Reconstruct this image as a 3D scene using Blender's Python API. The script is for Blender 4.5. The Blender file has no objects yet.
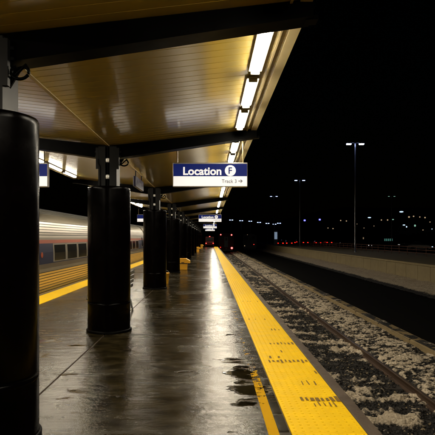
import bpy, math, random
import numpy as np
from mathutils import Vector, Matrix
random.seed(7)
rng = np.random.default_rng(11)
S = bpy.context.scene
C = S.collection
R = math.radians
PI = math.pi

# ------------------------------------------------------------------ camera, sky, exposure
cam_d = bpy.data.cameras.new('camera')
cam = bpy.data.objects.new('camera', cam_d); C.objects.link(cam)
cam.location = (0, 0, 1.6); cam.rotation_euler = (R(90), 0, 0)
cam_d.sensor_width = 36; cam_d.lens = 36 * 499 / 435
cam_d.shift_x = 7.5 / 435; cam_d.shift_y = 20.0 / 435
cam_d.clip_start = .05; cam_d.clip_end = 6000
S.camera = cam
S.render.resolution_x = S.render.resolution_y = 1024

W = bpy.data.worlds.new('World'); S.world = W; W.use_nodes = True
nt = W.node_tree; nt.nodes.clear()
sky = nt.nodes.new('ShaderNodeTexSky'); sky.sky_type = 'NISHITA'; sky.sun_disc = False
sky.sun_elevation = R(2); sky.sun_rotation = R(200)
bg = nt.nodes.new('ShaderNodeBackground'); bg.inputs[1].default_value = .0001
wo = nt.nodes.new('ShaderNodeOutputWorld')
nt.links.new(sky.outputs[0], bg.inputs[0]); nt.links.new(bg.outputs[0], wo.inputs[0])

S.view_settings.view_transform = 'Standard'; S.view_settings.look = 'None'
S.view_settings.exposure = 0; S.view_settings.gamma = 1
LAMP = 104.0          # radiance of the fluorescent lenses

# ------------------------------------------------------------------ materials
def mat(name, base, rough=.6, metal=0., spec=.5, emit=None, es=0., var=0., vscale=6., stretch=(1, 1, 1),
        rvar=0., bump=0., bscale=30., coat=0., coat_r=.1):
    m = bpy.data.materials.new(name); m.use_nodes = True
    n = m.node_tree.nodes; l = m.node_tree.links
    b = n['Principled BSDF']
    b.inputs['Base Color'].default_value = (*base, 1); b.inputs['Roughness'].default_value = rough
    b.inputs['Metallic'].default_value = metal; b.inputs['Specular IOR Level'].default_value = spec
    b.inputs['Coat Weight'].default_value = coat; b.inputs['Coat Roughness'].default_value = coat_r
    if emit:
        b.inputs['Emission Color'].default_value = (*emit, 1); b.inputs['Emission Strength'].default_value = es
    if var or rvar or bump:
        tc = n.new('ShaderNodeTexCoord'); mp = n.new('ShaderNodeMapping'); mp.inputs['Scale'].default_value = stretch
        l.new(tc.outputs['Object'], mp.inputs[0])
        nz = n.new('ShaderNodeTexNoise'); nz.inputs['Scale'].default_value = vscale; nz.inputs['Detail'].default_value = 6
        nz.inputs['Roughness'].default_value = .65
        l.new(mp.outputs[0], nz.inputs[0])
        if var:
            mx = n.new('ShaderNodeMix'); mx.data_type = 'RGBA'
            mx.inputs[6].default_value = (*[max(0, c * (1 - var)) for c in base], 1)
            mx.inputs[7].default_value = (*[min(1, c * (1 + var)) for c in base], 1)
            l.new(nz.outputs[0], mx.inputs[0]); l.new(mx.outputs[2], b.inputs['Base Color'])
        if rvar:
            mr = n.new('ShaderNodeMapRange'); mr.inputs[1].default_value = .3; mr.inputs[2].default_value = .7
            mr.inputs[3].default_value = max(.02, rough - rvar); mr.inputs[4].default_value = min(1, rough + rvar)
            l.new(nz.outputs[0], mr.inputs[0]); l.new(mr.outputs[0], b.inputs['Roughness'])
        if bump:
            n2 = n.new('ShaderNodeTexNoise'); n2.inputs['Scale'].default_value = bscale; n2.inputs['Detail'].default_value = 5
            l.new(mp.outputs[0], n2.inputs[0])
            bp = n.new('ShaderNodeBump'); bp.inputs['Strength'].default_value = bump; bp.inputs['Distance'].default_value = .01
            l.new(n2.outputs[0], bp.inputs['Height']); l.new(bp.outputs[0], b.inputs['Normal'])
    return m

M = {}
M['black_paint'] = mat('black_paint', (.0006, .0005, .0004), .42, spec=.03, var=.4, vscale=3, rvar=.08)
M['post_paint'] = mat('post_paint', (.004, .004, .004), .4, spec=.2, var=.4, vscale=3)
M['casing'] = mat('casing', (.0008, .0004, .0003), .24, spec=.04, var=.6, vscale=5, rvar=.06, bump=.05, bscale=14)
M['soffit'] = mat('soffit', (.35, .262, .050), .30, metal=.1, spec=.5, var=.07, vscale=.9, bump=.10, bscale=.9, coat=.9, coat_r=.13)
M['trim'] = mat('trim', (.30, .24, .12), .4, var=.15, vscale=4, rvar=.1)
M['dark_trim'] = mat('dark_trim', (.05, .04, .028), .4, var=.2, vscale=4)
M['lens'] = mat('lens', (.8, .8, .8), .4, emit=(1, .90, .71), es=LAMP)
M['housing'] = mat('housing', (.35, .32, .27), .45, var=.1)
M['yellow'] = mat('yellow', (.86, .52, .0), .55, spec=.15, var=.22, vscale=5, rvar=.12, bump=.2, bscale=50)
M['grime'] = mat('grime', (.17, .09, .004), .8, var=.4, vscale=30)
M['lip'] = mat('lip', (.07, .048, .03), .55, var=.4, vscale=7, rvar=.15, bump=.3, bscale=40)
M['conc'] = mat('conc', (.22, .155, .065), .8, var=.35, vscale=2.2, bump=.4, bscale=25)
M['asphalt'] = mat('asphalt', (.0045, .004, .0035), .92, spec=.04, var=.4, vscale=2)
M['ground'] = mat('ground', (.018, .017, .016), .95, spec=.1, var=.4, vscale=.05)
M['hill'] = mat('hill', (.015, .017, .013), .95, spec=.05, var=.5, vscale=.02)
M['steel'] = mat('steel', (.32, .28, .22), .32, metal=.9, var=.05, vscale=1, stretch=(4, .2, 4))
M['steel_reflect_gold'] = mat('steel_reflect_gold', (.75, .48, .10), .38, metal=.35, var=.05, vscale=1, stretch=(4, .2, 4))  # gold base colour paints the yellow strip's reflection into the steel
M['roof_steel'] = mat('roof_steel', (.20, .17, .12), .42, metal=.8, var=.15, vscale=1.5)
M['train_red'] = mat('train_red', (.20, .035, .008), .5, spec=.25)
M['train_blue'] = mat('train_blue', (.006, .009, .032), .5, spec=.2, var=.1)
M['train_white'] = mat('train_white', (.13, .115, .09), .5, spec=.3)
M['train_dark'] = mat('train_dark', (.012, .012, .012), .5)
M['glass'] = mat('glass', (.012, .012, .011), .12, spec=.6)
M['galv'] = mat('galv', (.3, .3, .29), .4, metal=.6, var=.2, vscale=8)
M['collar'] = mat('collar', (.8, .8, .78), .3, metal=.2, var=.1)
M['sign_blue'] = mat('sign_blue', (.003, .010, .13), .5, spec=.15, emit=(.02, .06, .5), es=.12)  # faint blue emission added to the sign face
M['sign_white'] = mat('sign_white', (.84, .84, .84), .5, spec=.3, emit=(1, .98, .96), es=.62)   # white sign face with emission added to brighten it
M['sign_grey'] = mat('sign_grey', (.22, .22, .27), .5)
M['sign_case'] = mat('sign_case', (.35, .33, .30), .4, metal=.4)
M['sign_dark'] = mat('sign_dark', (.02, .02, .05), .4)
M['rail'] = mat('rail', (.075, .042, .025), .45, metal=.5, var=.4, vscale=20)
M['rail_top'] = mat('rail_top', (.16, .12, .09), .4, metal=.7, var=.3, vscale=9)
M['tie'] = mat('tie', (.022, .017, .013), .85, var=.5, vscale=12, bump=.5)
M['bin_yellow'] = mat('bin_yellow', (.75, .36, .01), .45, var=.12, vscale=8)
M['bench'] = mat('bench', (.018, .02, .03), .35)
M['rust'] = mat('rust', (.14, .055, .03), .7, var=.3, vscale=3)
M['pole'] = mat('pole', (.30, .31, .34), .35, metal=.6)
M['car_dark'] = mat('car_dark', (.02, .02, .025), .3, coat=.5)
M['car_red'] = mat('car_red', (.035, .0012, .001), .5, spec=.1)
M['tyre'] = mat('tyre', (.01, .01, .01), .8)
M['plaster'] = mat('plaster', (.10, .10, .10), .9, var=.3, vscale=.5)
M['kiosk'] = mat('kiosk', (.35, .38, .42), .6, var=.1)
def glow(name, col, s): M[name] = mat(name, (.5, .5, .5), .5, emit=col, es=s)
M['dim_glass'] = mat('dim_glass', (.008, .008, .008), .4, spec=.1)
glow('lamp_blue', (.45, .55, 1), 60); glow('lamp_white', (.42, .55, 1), 3.2); glow('lamp_violet', (.10, .10, 1), 5)
glow('lamp_green', (.4, .8, .6), .55); glow('lamp_warm', (1, .7, .4), .45); glow('tail', (1, .012, .006), 5)
glow('win_green', (.2, .6, .5), .22); glow('win_warm', (1, .7, .4), .2); glow('lamp_cool', (.6, .8, 1), 1.2)
glow('tail_soft', (1, .03, .02), 6); glow('marker', (1, .10, .09), 5); glow('kiosk_light', (.45, .6, .8), .35)

# wet platform floor
def wet_floor():
    m = bpy.data.materials.new('wet_concrete'); m.use_nodes = True
    n = m.node_tree.nodes; l = m.node_tree.links; b = n['Principled BSDF']
    tc = n.new('ShaderNodeTexCoord')
    def noise(scale, st, det=6, rgh=.6):
        mp = n.new('ShaderNodeMapping'); mp.inputs['Scale'].default_value = st; l.new(tc.outputs['Object'], mp.inputs[0])
        z = n.new('ShaderNodeTexNoise'); z.inputs['Scale'].default_value = scale; z.inputs['Detail'].default_value = det
        z.inputs['Roughness'].default_value = rgh; l.new(mp.outputs[0], z.inputs[0]); return z.outputs[0]
    def ramp(src, a, c, lo, hi):
        mr = n.new('ShaderNodeMapRange'); mr.inputs[1].default_value = a; mr.inputs[2].default_value = c
        mr.inputs[3].default_value = lo; mr.inputs[4].default_value = hi; l.new(src, mr.inputs[0]); return mr.outputs[0]
    def mth(op, a, c):
        q = n.new('ShaderNodeMath'); q.operation = op
        for i, v in enumerate((a, c)):
            if isinstance(v, float): q.inputs[i].default_value = v
            else: l.new(v, q.inputs[i])
        return q.outputs[0]
    big = noise(.8, (1, .8, 1)); mid = noise(3.2, (1, 1.6, 1), 8, .7); fine = noise(45, (1, 1, 1), 4)
    streak = noise(1.6, (.35, 2.4, 1), 6, .65)
    mx = n.new('ShaderNodeMix'); mx.data_type = 'RGBA'
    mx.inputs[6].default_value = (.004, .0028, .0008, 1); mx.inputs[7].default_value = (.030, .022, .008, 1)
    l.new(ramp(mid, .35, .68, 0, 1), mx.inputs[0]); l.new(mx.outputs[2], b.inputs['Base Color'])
    dry = ramp(streak, .58, .70, 0., 1.)
    wetr = ramp(big, .38, .62, .10, .25)
    rr = mth('ADD', wetr, mth('MULTIPLY', dry, .16))
    rr = mth('ADD', rr, mth('MULTIPLY', ramp(mid, .45, .7, 0, 1), .10))
    pn = noise(1.15, (1, 2.3, 1), 7, .62); 
    sp = n.new('ShaderNodeSeparateXYZ'); l.new(tc.outputs['Object'], sp.inputs[0])
    def blob(cx, cy, wx, wy, amp):      # low places where the water stands
        a = mth('POWER', mth('ABSOLUTE', mth('DIVIDE', mth('SUBTRACT', sp.outputs[0], cx), wx), 0.), 2.)
        c = mth('POWER', mth('ABSOLUTE', mth('DIVIDE', mth('SUBTRACT', sp.outputs[1], cy), wy), 0.), 2.)
        return mth('MULTIPLY', mth('EXPONENT', mth('MULTIPLY', mth('ADD', a, c), -1.), 0.), amp)
    low = mth('ADD', mth('ADD', blob(.38, 5.6, .24, 1.4, .155), blob(-2.75, 7.4, .7, 1.3, .17)), blob(-2.05, 5.0, .45, .7, .13))
    pud = ramp(mth('ADD', pn, low), .635, .675, 0., 1.)
    inv = mth('SUBTRACT', 1., pud)
    rr = mth('ADD', mth('MULTIPLY', rr, inv), mth('MULTIPLY', pud, .06))
    l.new(rr, b.inputs['Roughness'])
    b.inputs['Specular IOR Level'].default_value = .42; b.inputs['Specular Tint'].default_value = (1, .93, .78, 1)
    hh = mth('ADD', mth('MULTIPLY', mid, .8), mth('MULTIPLY', fine, .12))
    hh = mth('ADD', hh, mth('MULTIPLY', streak, 1.4))
    hh = mth('MULTIPLY', hh, inv)
    bp = n.new('ShaderNodeBump'); bp.inputs['Strength'].default_value = .55; bp.inputs['Distance'].default_value = .016
    l.new(hh, bp.inputs['Height']); l.new(bp.outputs[0], b.inputs['Normal'])
    return m
M['wet'] = wet_floor()

def snow_mat():
    m = bpy.data.materials.new('snowy_ballast'); m.use_nodes = True
    n = m.node_tree.nodes; l = m.node_tree.links; b = n['Principled BSDF']
    at = n.new('ShaderNodeAttribute'); at.attribute_name = 'snow'
    tc = n.new('ShaderNodeTexCoord')
    z = n.new('ShaderNodeTexNoise'); z.inputs['Scale'].default_value = 14; z.inputs['Detail'].default_value = 8; z.inputs['Roughness'].default_value = .7
    l.new(tc.outputs['Object'], z.inputs[0])
    ad = n.new('ShaderNodeMath'); ad.operation = 'ADD'; l.new(at.outputs['Fac'], ad.inputs[0])
    sb = n.new('ShaderNodeMath'); sb.operation = 'MULTIPLY_ADD'; l.new(z.outputs[0], sb.inputs[0]); sb.inputs[1].default_value = .75; sb.inputs[2].default_value = -.375
    l.new(sb.outputs[0], ad.inputs[1])
    mr = n.new('ShaderNodeMapRange'); mr.inputs[1].default_value = .44; mr.inputs[2].default_value = .58; l.new(ad.outputs[0], mr.inputs[0])
    v = n.new('ShaderNodeTexVoronoi'); v.inputs['Scale'].default_value = 22; l.new(tc.outputs['Object'], v.inputs[0])
    st = n.new('ShaderNodeMix'); st.data_type = 'RGBA'
    st.inputs[6].default_value = (.001, .0008, .0005, 1); st.inputs[7].default_value = (.012, .008, .0045, 1)
    l.new(v.outputs['Color'], st.inputs[0])
    sn = n.new('ShaderNodeMix'); sn.data_type = 'RGBA'
    sn.inputs[6].default_value = (.16, .10, .035, 1); sn.inputs[7].default_value = (.86, .74, .57, 1)
    l.new(z.outputs[0], sn.inputs[0])
    mx = n.new('ShaderNodeMix'); mx.data_type = 'RGBA'
    l.new(mr.outputs[0], mx.inputs[0]); l.new(st.outputs[2], mx.inputs[6]); l.new(sn.outputs[2], mx.inputs[7])
    l.new(mx.outputs[2], b.inputs['Base Color'])
    b.inputs['Roughness'].default_value = .8
    bp = n.new('ShaderNodeBump'); bp.inputs['Strength'].default_value = .8; bp.inputs['Distance'].default_value = .03
    l.new(v.outputs['Distance'], bp.inputs['Height']); l.new(bp.outputs[0], b.inputs['Normal'])
    return m
M['snow'] = snow_mat()

# ------------------------------------------------------------------ mesh helpers
class MB:
    def __init__(s): s.v = []; s.f = []; s.mi = []; s.sm = []
    def add(s, vs, fs, mi=0, smooth=False):
        o = len(s.v); s.v += [tuple(p) for p in vs]
        for f in fs: s.f.append(tuple(i + o for i in f)); s.mi.append(mi); s.sm.append(smooth)
    def box(s, x0, x1, y0, y1, z0, z1, mi=0):
        v = [(x0, y0, z0), (x1, y0, z0), (x1, y1, z0), (x0, y1, z0), (x0, y0, z1), (x1, y0, z1), (x1, y1, z1), (x0, y1, z1)]
        s.add(v, [(0, 3, 2, 1), (4, 5, 6, 7), (0, 1, 5, 4), (1, 2, 6, 5), (2, 3, 7, 6), (3, 0, 4, 7)], mi)
    def bbox(s, x0, x1, y0, y1, z0, z1, b=.01, mi=0):   # chamfered box (all vertical + horizontal edges)
        b = min(b, (x1 - x0) / 2.1, (y1 - y0) / 2.1, (z1 - z0) / 2.1)
        def ring(z, i): return [(x0 + b + i, y0 + i, z), (x1 - b - i, y0 + i, z), (x1 - i, y0 + b + i, z), (x1 - i, y1 - b - i, z),
                                (x1 - b - i, y1 - i, z), (x0 + b + i, y1 - i, z), (x0 + i, y1 - b - i, z), (x0 + i, y0 + b + i, z)]
        rs = [ring(z0, b * .7), ring(z0 + b, 0), ring(z1 - b, 0), ring(z1, b * .7)]
        v = [p for r in rs for p in r]; f = [tuple(range(7, -1, -1)), tuple(range(24, 32))]
        for k in range(3):
            for i in range(8): j = (i + 1) % 8; f.append((k * 8 + i, k * 8 + j, k * 8 + 8 + j, k * 8 + 8 + i))
        s.add(v, f, mi)
    def prism(s, prof, y0, y1, axis='y', mi=0, smooth=False):
        n = len(prof)
        if axis == 'y': v = [(a, y0, b) for a, b in prof] + [(a, y1, b) for a, b in prof]
        elif axis == 'x': v = [(y0, a, b) for a, b in prof] + [(y1, a, b) for a, b in prof]
        else: v = [(a, b, y0) for a, b in prof] + [(a, b, y1) for a, b in prof]
        s.add(v, [tuple(range(n)), tuple(range(2 * n - 1, n - 1, -1))], mi)
        s.add(v, [(i, i + n, (i + 1) % n + n, (i + 1) % n) for i in range(n)], mi, smooth)
    def lathe(s, prof, c=(0, 0), seg=24, mi=0, smooth=True, cap=True):
        v = []; f = []
        for r, z in prof:
            for k in range(seg): a = 2 * PI * k / seg; v.append((c[0] + r * math.cos(a), c[1] + r * math.sin(a), z))
        for i in range(len(prof) - 1):
            for k in range(seg): j = (k + 1) % seg; f.append((i * seg + k, i * seg + j, (i + 1) * seg + j, (i + 1) * seg + k))
        s.add(v, f, mi, smooth)
        if cap: s.add(v, [tuple(range(seg - 1, -1, -1)), tuple(range((len(prof) - 1) * seg, len(prof) * seg))], mi)
    def tube(s, pts, r, seg=8, mi=0):
        pts = [Vector(p) for p in pts]; v = []; f = []; n = len(pts)
        for i, p in enumerate(pts):
            d = (pts[min(i + 1, n - 1)] - pts[max(i - 1, 0)]).normalized()
            u = d.cross(Vector((0, 0, 1)) if abs(d.z) < .9 else Vector((1, 0, 0))).normalized(); w = d.cross(u)
            for k in range(seg): a = 2 * PI * k / seg; q = p + (u * math.cos(a) + w * math.sin(a)) * r; v.append(tuple(q))
        for i in range(n - 1):
            for k in range(seg): j = (k + 1) % seg; f.append((i * seg + k, i * seg + j, (i + 1) * seg + j, (i + 1) * seg + k))
        s.add(v, f, mi, True); s.add(v, [tuple(range(seg - 1, -1, -1)), tuple(range((n - 1) * seg, n * seg))], mi)
    def build(s, name, mats, parent=None, loc=None):
        me = bpy.data.meshes.new(name); me.from_pydata(s.v, [], s.f)
        if not isinstance(mats, (list, tuple)): mats = [mats]
        for m in mats: me.materials.append(M[m] if isinstance(m, str) else m)
        me.polygons.foreach_set('material_index', s.mi); me.polygons.foreach_set('use_smooth', s.sm); me.update()
        import bmesh
        bm = bmesh.new(); bm.from_mesh(me); bmesh.ops.recalc_face_normals(bm, faces=bm.faces); bm.to_mesh(me); bm.free()
        o = bpy.data.objects.new(name, me); C.objects.link(o)
        if parent: o.parent = parent
        if loc: o.location = loc
        return o

def tag(o, label=None, cat=None, group=None, kind=None):
    for k, v in (('label', label), ('category', cat), ('group', group), ('kind', kind)):
        if v: o[k] = v
    return o
def empty(name, loc=(0, 0, 0), label=None, cat=None, group=None, rz=0):
    o = bpy.data.objects.new(name, None); C.objects.link(o); o.location = loc; o.rotation_euler = (0, 0, rz)
    o.empty_display_size = .2
    return tag(o, label, cat, group)
def copy_tree(o, parent=None, loc=None, label=None):
    kids = [k for k in C.objects if k.parent == o]
    c = o.copy(); C.objects.link(c); c.parent = parent
    if loc is not None: c.location = loc
    if label: c['label'] = label
    for k in kids: copy_tree(k, c)
    return c
def struct(o): o['kind'] = 'structure'; return o
def txt(s, size, cx, cz, y, m, parent, name='lettering', bold=.0, ext=.002, width=None, align='CENTER'):
    cu = bpy.data.curves.new(name, 'FONT'); cu.body = s; cu.size = size; cu.offset = bold; cu.extrude = ext
    cu.align_x = 'CENTER'; cu.align_y = 'CENTER'
    t = bpy.data.objects.new('tmp', cu); C.objects.link(t); bpy.context.view_layer.update()
    me = bpy.data.meshes.new_from_object(t.evaluated_get(bpy.context.evaluated_depsgraph_get()))
    C.objects.unlink(t); bpy.data.objects.remove(t)
    xs = [v.co.x for v in me.vertices]; ys = [v.co.y for v in me.vertices]
    w = max(xs) - min(xs); h = max(ys) - min(ys); mx = (max(xs) + min(xs)) / 2; my = (max(ys) + min(ys)) / 2
    sx = (width / w) if width else 1
    for v in me.vertices: v.co = Vector(((v.co.x - mx) * sx + cx, y - v.co.z, (v.co.y - my) + cz))
    me.materials.clear(); me.materials.append(M[m])
    o = bpy.data.objects.new(name, me); C.objects.link(o); o.parent = parent
    return o

# smooth value noise on a grid
def vnoise(X, Y, s, seed):
    r = np.random.default_rng(seed); G = r.random((512, 512))
    x = X / s + 100.3; y = Y / s + 57.7
    xi = np.floor(x).astype(int); yi = np.floor(y).astype(int); fx = x - xi; fy = y - yi
    fx = fx * fx * (3 - 2 * fx); fy = fy * fy * (3 - 2 * fy)
    g = lambda a, b: G[a % 512, b % 512]
    return (g(xi, yi) * (1 - fx) + g(xi + 1, yi) * fx) * (1 - fy) + (g(xi, yi + 1) * (1 - fx) + g(xi + 1, yi + 1) * fx) * fy
def grid_obj(name, xs, ys, hf, m, attr=None):
    X, Y = np.meshgrid(xs, ys, indexing='ij'); Z = hf(X, Y)
    if attr is not None: A = Z[1]; Z = Z[0]
    nx, ny = len(xs), len(ys)
    co = np.stack([X, Y, Z], -1).reshape(-1, 3)
    i = np.arange(nx - 1)[:, None] * ny + np.arange(ny - 1)[None, :]
    F = np.stack([i, i + ny, i + ny + 1, i + 1], -1).reshape(-1, 4)
    me = bpy.data.meshes.new(name); me.from_pydata(co.tolist(), [], F.tolist())
    if attr:
        a = me.attributes.new(attr, 'FLOAT', 'POINT'); a.data.foreach_set('value', A.reshape(-1).astype(np.float32))
    me.polygons.foreach_set('use_smooth', [True] * len(me.polygons)); me.materials.append(M[m]); me.update()
    o = bpy.data.objects.new(name, me); C.objects.link(o); return o

# ------------------------------------------------------------------ measurements (metres; camera at x=0, y=0)
CX = -1.737                       # centre line of the columns
Y0, Y1 = -6.0, 88.0               # platform and canopy run
COLS = [3.96, 8.6] + [8.6 + 7.12 * k for k in range(1, 12)]
COLS = [y for y in COLS if y < Y1]
EDGE_R, EDGE_L = 1.385, -4.76
RAILZ = -1.22
def sz(x): return 3.165 + abs(x - CX) * .113       # underside of the roof

# ------------------------------------------------------------------ setting
g = MB(); g.add([(-3000, -300, -1.55), (3000, -300, -1.55), (3000, 4000, -1.55), (-3000, 4000, -1.55)], [(0, 1, 2, 3)])
struct(g.build('ground', 'ground'))

# platform: slab with transverse and centre joints, kept as real grooves
g = MB()
joints = [Y0] + [8.02 + 4.7 * k for k in range(-2, 18) if Y0 < 8.02 + 4.7 * k < Y1] + [Y1]
strips = [(EDGE_L + .70, CX - .012), (CX + .012, .655)]
for a, b in zip(joints[:-1], joints[1:]):
    for x0, x1 in strips:
        g.add([(x0, a + .006, 0), (x1, a + .006, 0), (x1, b - .006, 0), (x0, b - .006, 0)], [(0, 1, 2, 3)])
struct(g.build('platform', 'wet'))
g = MB(); g.box(EDGE_L, EDGE_R, Y0, Y1, -1.5, -.012)
struct(g.build('platform_base', 'lip'))
g = MB()
for a, b in zip(joints[:-1], joints[1:]):
    g.bbox(1.285, EDGE_R + .02, a + .004, b - .004, -.13, .003, .012)
    g.bbox(EDGE_L - .02, EDGE_L + .10, a + .004, b - .004, -.13, .003, .012)
struct(g.build('platform_edge', 'lip'))

# tactile strips with truncated domes and worn marks
def tactile(x0, x1, near, dome_to, name):
    g = MB()
    y = Y0; L = .915
    while y < Y1:
        e = min(y + L, Y1)
        g.bbox(x0, x1, y + .002, e - .002, -.01, .008, .003)
        y = e
    if dome_to:
        nx = 9; px = (x1 - x0) / nx
        yy = 2.0
        while yy < dome_to:
            for i in range(nx):
                cx = x0 + px * (i + .5); r1, r2 = .0125, .008
                v = [(cx + r1 * math.cos(a), yy + r1 * math.sin(a), .008) for a in [k * PI / 3 for k in range(6)]]
                v += [(cx + r2 * math.cos(a), yy + r2 * math.sin(a), .0125) for a in [k * PI / 3 for k in range(6)]]
                g.add(v, [(k, (k + 1) % 6, (k + 1) % 6 + 6, k + 6) for k in range(6)] + [tuple(range(6, 12))])
            yy += px
    if near:   # scuffed slots where the yellow has gone
        def row(yc, a, b, n, w, prob=1.):
            for k in range(n):
                if random.random() > prob: continue
                xa = x0 + (x1 - x0) * (a + (b - a) * (k + .5) / n)
                hw = w * random.uniform(.6, 1.1); hl = random.uniform(.04, .085)
                dy = random.uniform(-.02, .02); z = .0125 + random.uniform(.001, .0015)
                s = random.uniform(-.006, .006)
                g.add([(xa - hw, yc - hl + dy, z), (xa + hw, yc - hl + dy, z), (xa + hw * .8 + s, yc + hl + dy, z), (xa - hw * .9 + s, yc + hl + dy, z)], [(0, 1, 2, 3)], 1)
        row(6.42, .12, .98, 10, .017); row(6.62, .08, .45, 4, .016, .8)
        row(4.90, .35, 1., 8, .020); row(7.48, .35, .98, 7, .014, .6); row(6.95, .5, .95, 5, .010, .5)
        row(5.9, .7, 1, 3, .012, .7); row(9.7, .1, .9, 8, .010, .5); row(5.45, .5, .95, 4, .008, .5); row(4.75, .5, .9, 5, .007, .6)
        row(12.4, .2, .9, 7, .012, .6); row(8.6, .6, 1, 4, .012, .7)
    struct(g.build(name, ['yellow', 'grime']))
tactile(.665, 1.275, True, 22, 'tactile_paving')
tactile(EDGE_L + .11, EDGE_L + .69, False, 0, 'tactile_paving')

# worn painted line beside the strip
def worn_yellow():
    m = bpy.data.materials.new('worn_line'); m.use_nodes = True
    n = m.node_tree.nodes; l = m.node_tree.links; b = n['Principled BSDF']
    tc = n.new('ShaderNodeTexCoord'); mp = n.new('ShaderNodeMapping'); mp.inputs['Scale'].default_value = (1.2, 1, 1)
    l.new(tc.outputs['Object'], mp.inputs[0])
    z = n.new('ShaderNodeTexNoise'); z.inputs['Scale'].default_value = 9; z.inputs['Detail'].default_value = 8; z.inputs['Roughness'].default_value = .75
    l.new(mp.outputs[0], z.inputs[0])
    sx = n.new('ShaderNodeSeparateXYZ'); l.new(tc.outputs['Object'], sx.inputs[0])
    mr = n.new('ShaderNodeMapRange'); mr.inputs[1].default_value = 4.6; mr.inputs[2].default_value = 6.3
    mr.inputs[3].default_value = .12; mr.inputs[4].default_value = -.13; l.new(sx.outputs[1], mr.inputs[0])
    a = n.new('ShaderNodeMath'); a.operation = 'ADD'; l.new(z.outputs[0], a.inputs[0]); l.new(mr.outputs[0], a.inputs[1])
    g2 = n.new('ShaderNodeMapRange'); g2.inputs[1].default_value = .44; g2.inputs[2].default_value = .50; l.new(a.outputs[0], g2.inputs[0])
    l.new(g2.outputs[0], b.inputs['Alpha'])
    b.inputs['Base Color'].default_value = (.50, .27, .0, 1); b.inputs['Roughness'].default_value = .7; b.inputs['Specular IOR Level'].default_value = .05
    return m
M['worn'] = worn_yellow()
g = MB(); g.add([(.475, 2, .004), (.565, 2, .004), (.565, 30, .004), (.475, 30, .004)], [(0, 1, 2, 3)])
struct(g.build('painted_line', 'worn'))

# track bed on the right: one fine sheet near, coarser further off
def bed(X, Y):
    n1 = vnoise(X, Y, .55, 1); n2 = vnoise(X, Y, .21, 2); n3 = vnoise(X, Y, .09, 3); n4 = vnoise(X, Y * .6, 1.3, 4); n5 = vnoise(X, Y, .045, 5)
    n6 = vnoise(X, Y, .30, 8)
    crest = 1 - np.abs(2 * n6 - 1)
    tie = .5 + .5 * np.cos(2 * PI * (Y + .13 * np.sin(X * 2.1)) / 1.22 + 3 * vnoise(X, Y, 1.6, 9))
    m_in = -.345 + .34 * n1 + .44 * n2 + .28 * n4 + .26 * n3 + .10 * n5 + .26 * (tie - .55)
    m_in = m_in - .14 * np.exp(-((X - 3.65) / .16) ** 2)
    m_out = -.02 + .20 * n1 + .24 * n2 + .34 * n3 + .28 * n5 - .10 * np.clip((X - 4.9) / .3, 0, 1)
    f = 1 / (1 + np.exp(-(X - 3.98) / .03)); msk = m_in * (1 - f) + m_out * f
    h_in = -1.43 + .035 * n2 + .034 * n3 + .028 * n5 + (.09 + .14 * n3) * np.clip(msk - .40, 0, .3)
    h_out = -1.36 + .05 * n1 + .05 * n2 + .045 * n3 + .035 * n5 + .02 * crest + .08 * np.clip((X - 4) / 1.2, 0, 1)
    Z = h_in * (1 - f) + h_out * f
    return Z, msk
xs = np.arange(1.30, 5.26, .026)
ys = np.concatenate([np.arange(-4, 5, .12), np.arange(5, 7, .04), np.arange(7, 20, .023), np.arange(20, 34, .05), np.arange(34, 60, .12), np.arange(60, 240, .6)])
struct(grid_obj('track_bed', xs, ys, bed, 'snow', 'snow'))
g = MB()
for k in range(14000):
    y = 6.5 + 22 * random.random() ** 1.6; x = random.uniform(1.5, 5.15)
    if abs(x - 2.42) < .05 or abs(x - 3.86) < .06: continue
    g.v.append((x, y, 0))
P_ = np.array(g.v); ZB, MK = bed(P_[:, 0], P_[:, 1])
g = MB()
for (x, y, _), zb, mk in zip(P_, ZB, MK):
    if mk > .47: continue
    q = random.uniform(.014, .032); vs = []
    for a, b, c in ((1, 0, 0), (-1, 0, 0), (0, 1, 0), (0, -1, 0), (0, 0, 1), (0, 0, -1)):
        f = q * random.uniform(.7, 1.25); vs.append((x + a * f + random.uniform(-.3, .3) * q, y + b * f + random.uniform(-.3, .3) * q, zb + q * .35 + c * f * .75 + random.uniform(-.2, .2) * q))
    g.add(vs, [(0, 2, 4), (2, 1, 4), (1, 3, 4), (3, 0, 4), (2, 0, 5), (1, 2, 5), (3, 1, 5), (0, 3, 5)], 0 if random.random() < .85 else 1)
M['stone'] = mat('stone', (.008, .0055, .0035), .8, var=.6, vscale=9); M['stone_pale'] = mat('stone_pale', (.22, .17, .10), .8, var=.6, vscale=9)
tag(g.build('ballast_stones', ['stone', 'stone_pale']), 'loose angular ballast stones scattered between and beside the snowy rails', 'ballast', kind='stuff')
def bank(X, Y):
    t = np.clip((X - 11.2) / 1.9, 0, 1)
    return -1.50 + .42 * t ** .7 + .10 * vnoise(X, Y, .5, 5) * t + .06 * vnoise(X, Y, .17, 6), .10 + .85 * np.clip(t * 3.2, 0, 1) * (.75 + .4 * vnoise(X, Y, .6, 7))
struct(grid_obj('snow_bank', np.arange(11.2, 13.05, .08), np.concatenate([np.arange(5, 60, .1), np.arange(60, 150, .5)]), bank, 'snow', 'snow'))
g = MB(); g.add([(5.5, -10, -1.52), (12, -10, -1.52), (12, 300, -1.52), (5.5, 300, -1.52)], [(0, 1, 2, 3)])
struct(g.build('dark_roadway', 'asphalt'))
g = MB(); g.add([(-9.5, -20, -1.48), (EDGE_L, -20, -1.48), (EDGE_L, 200, -1.48), (-9.5, 200, -1.48)], [(0, 1, 2, 3)])
struct(g.build('left_track_bed', 'asphalt'))

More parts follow.
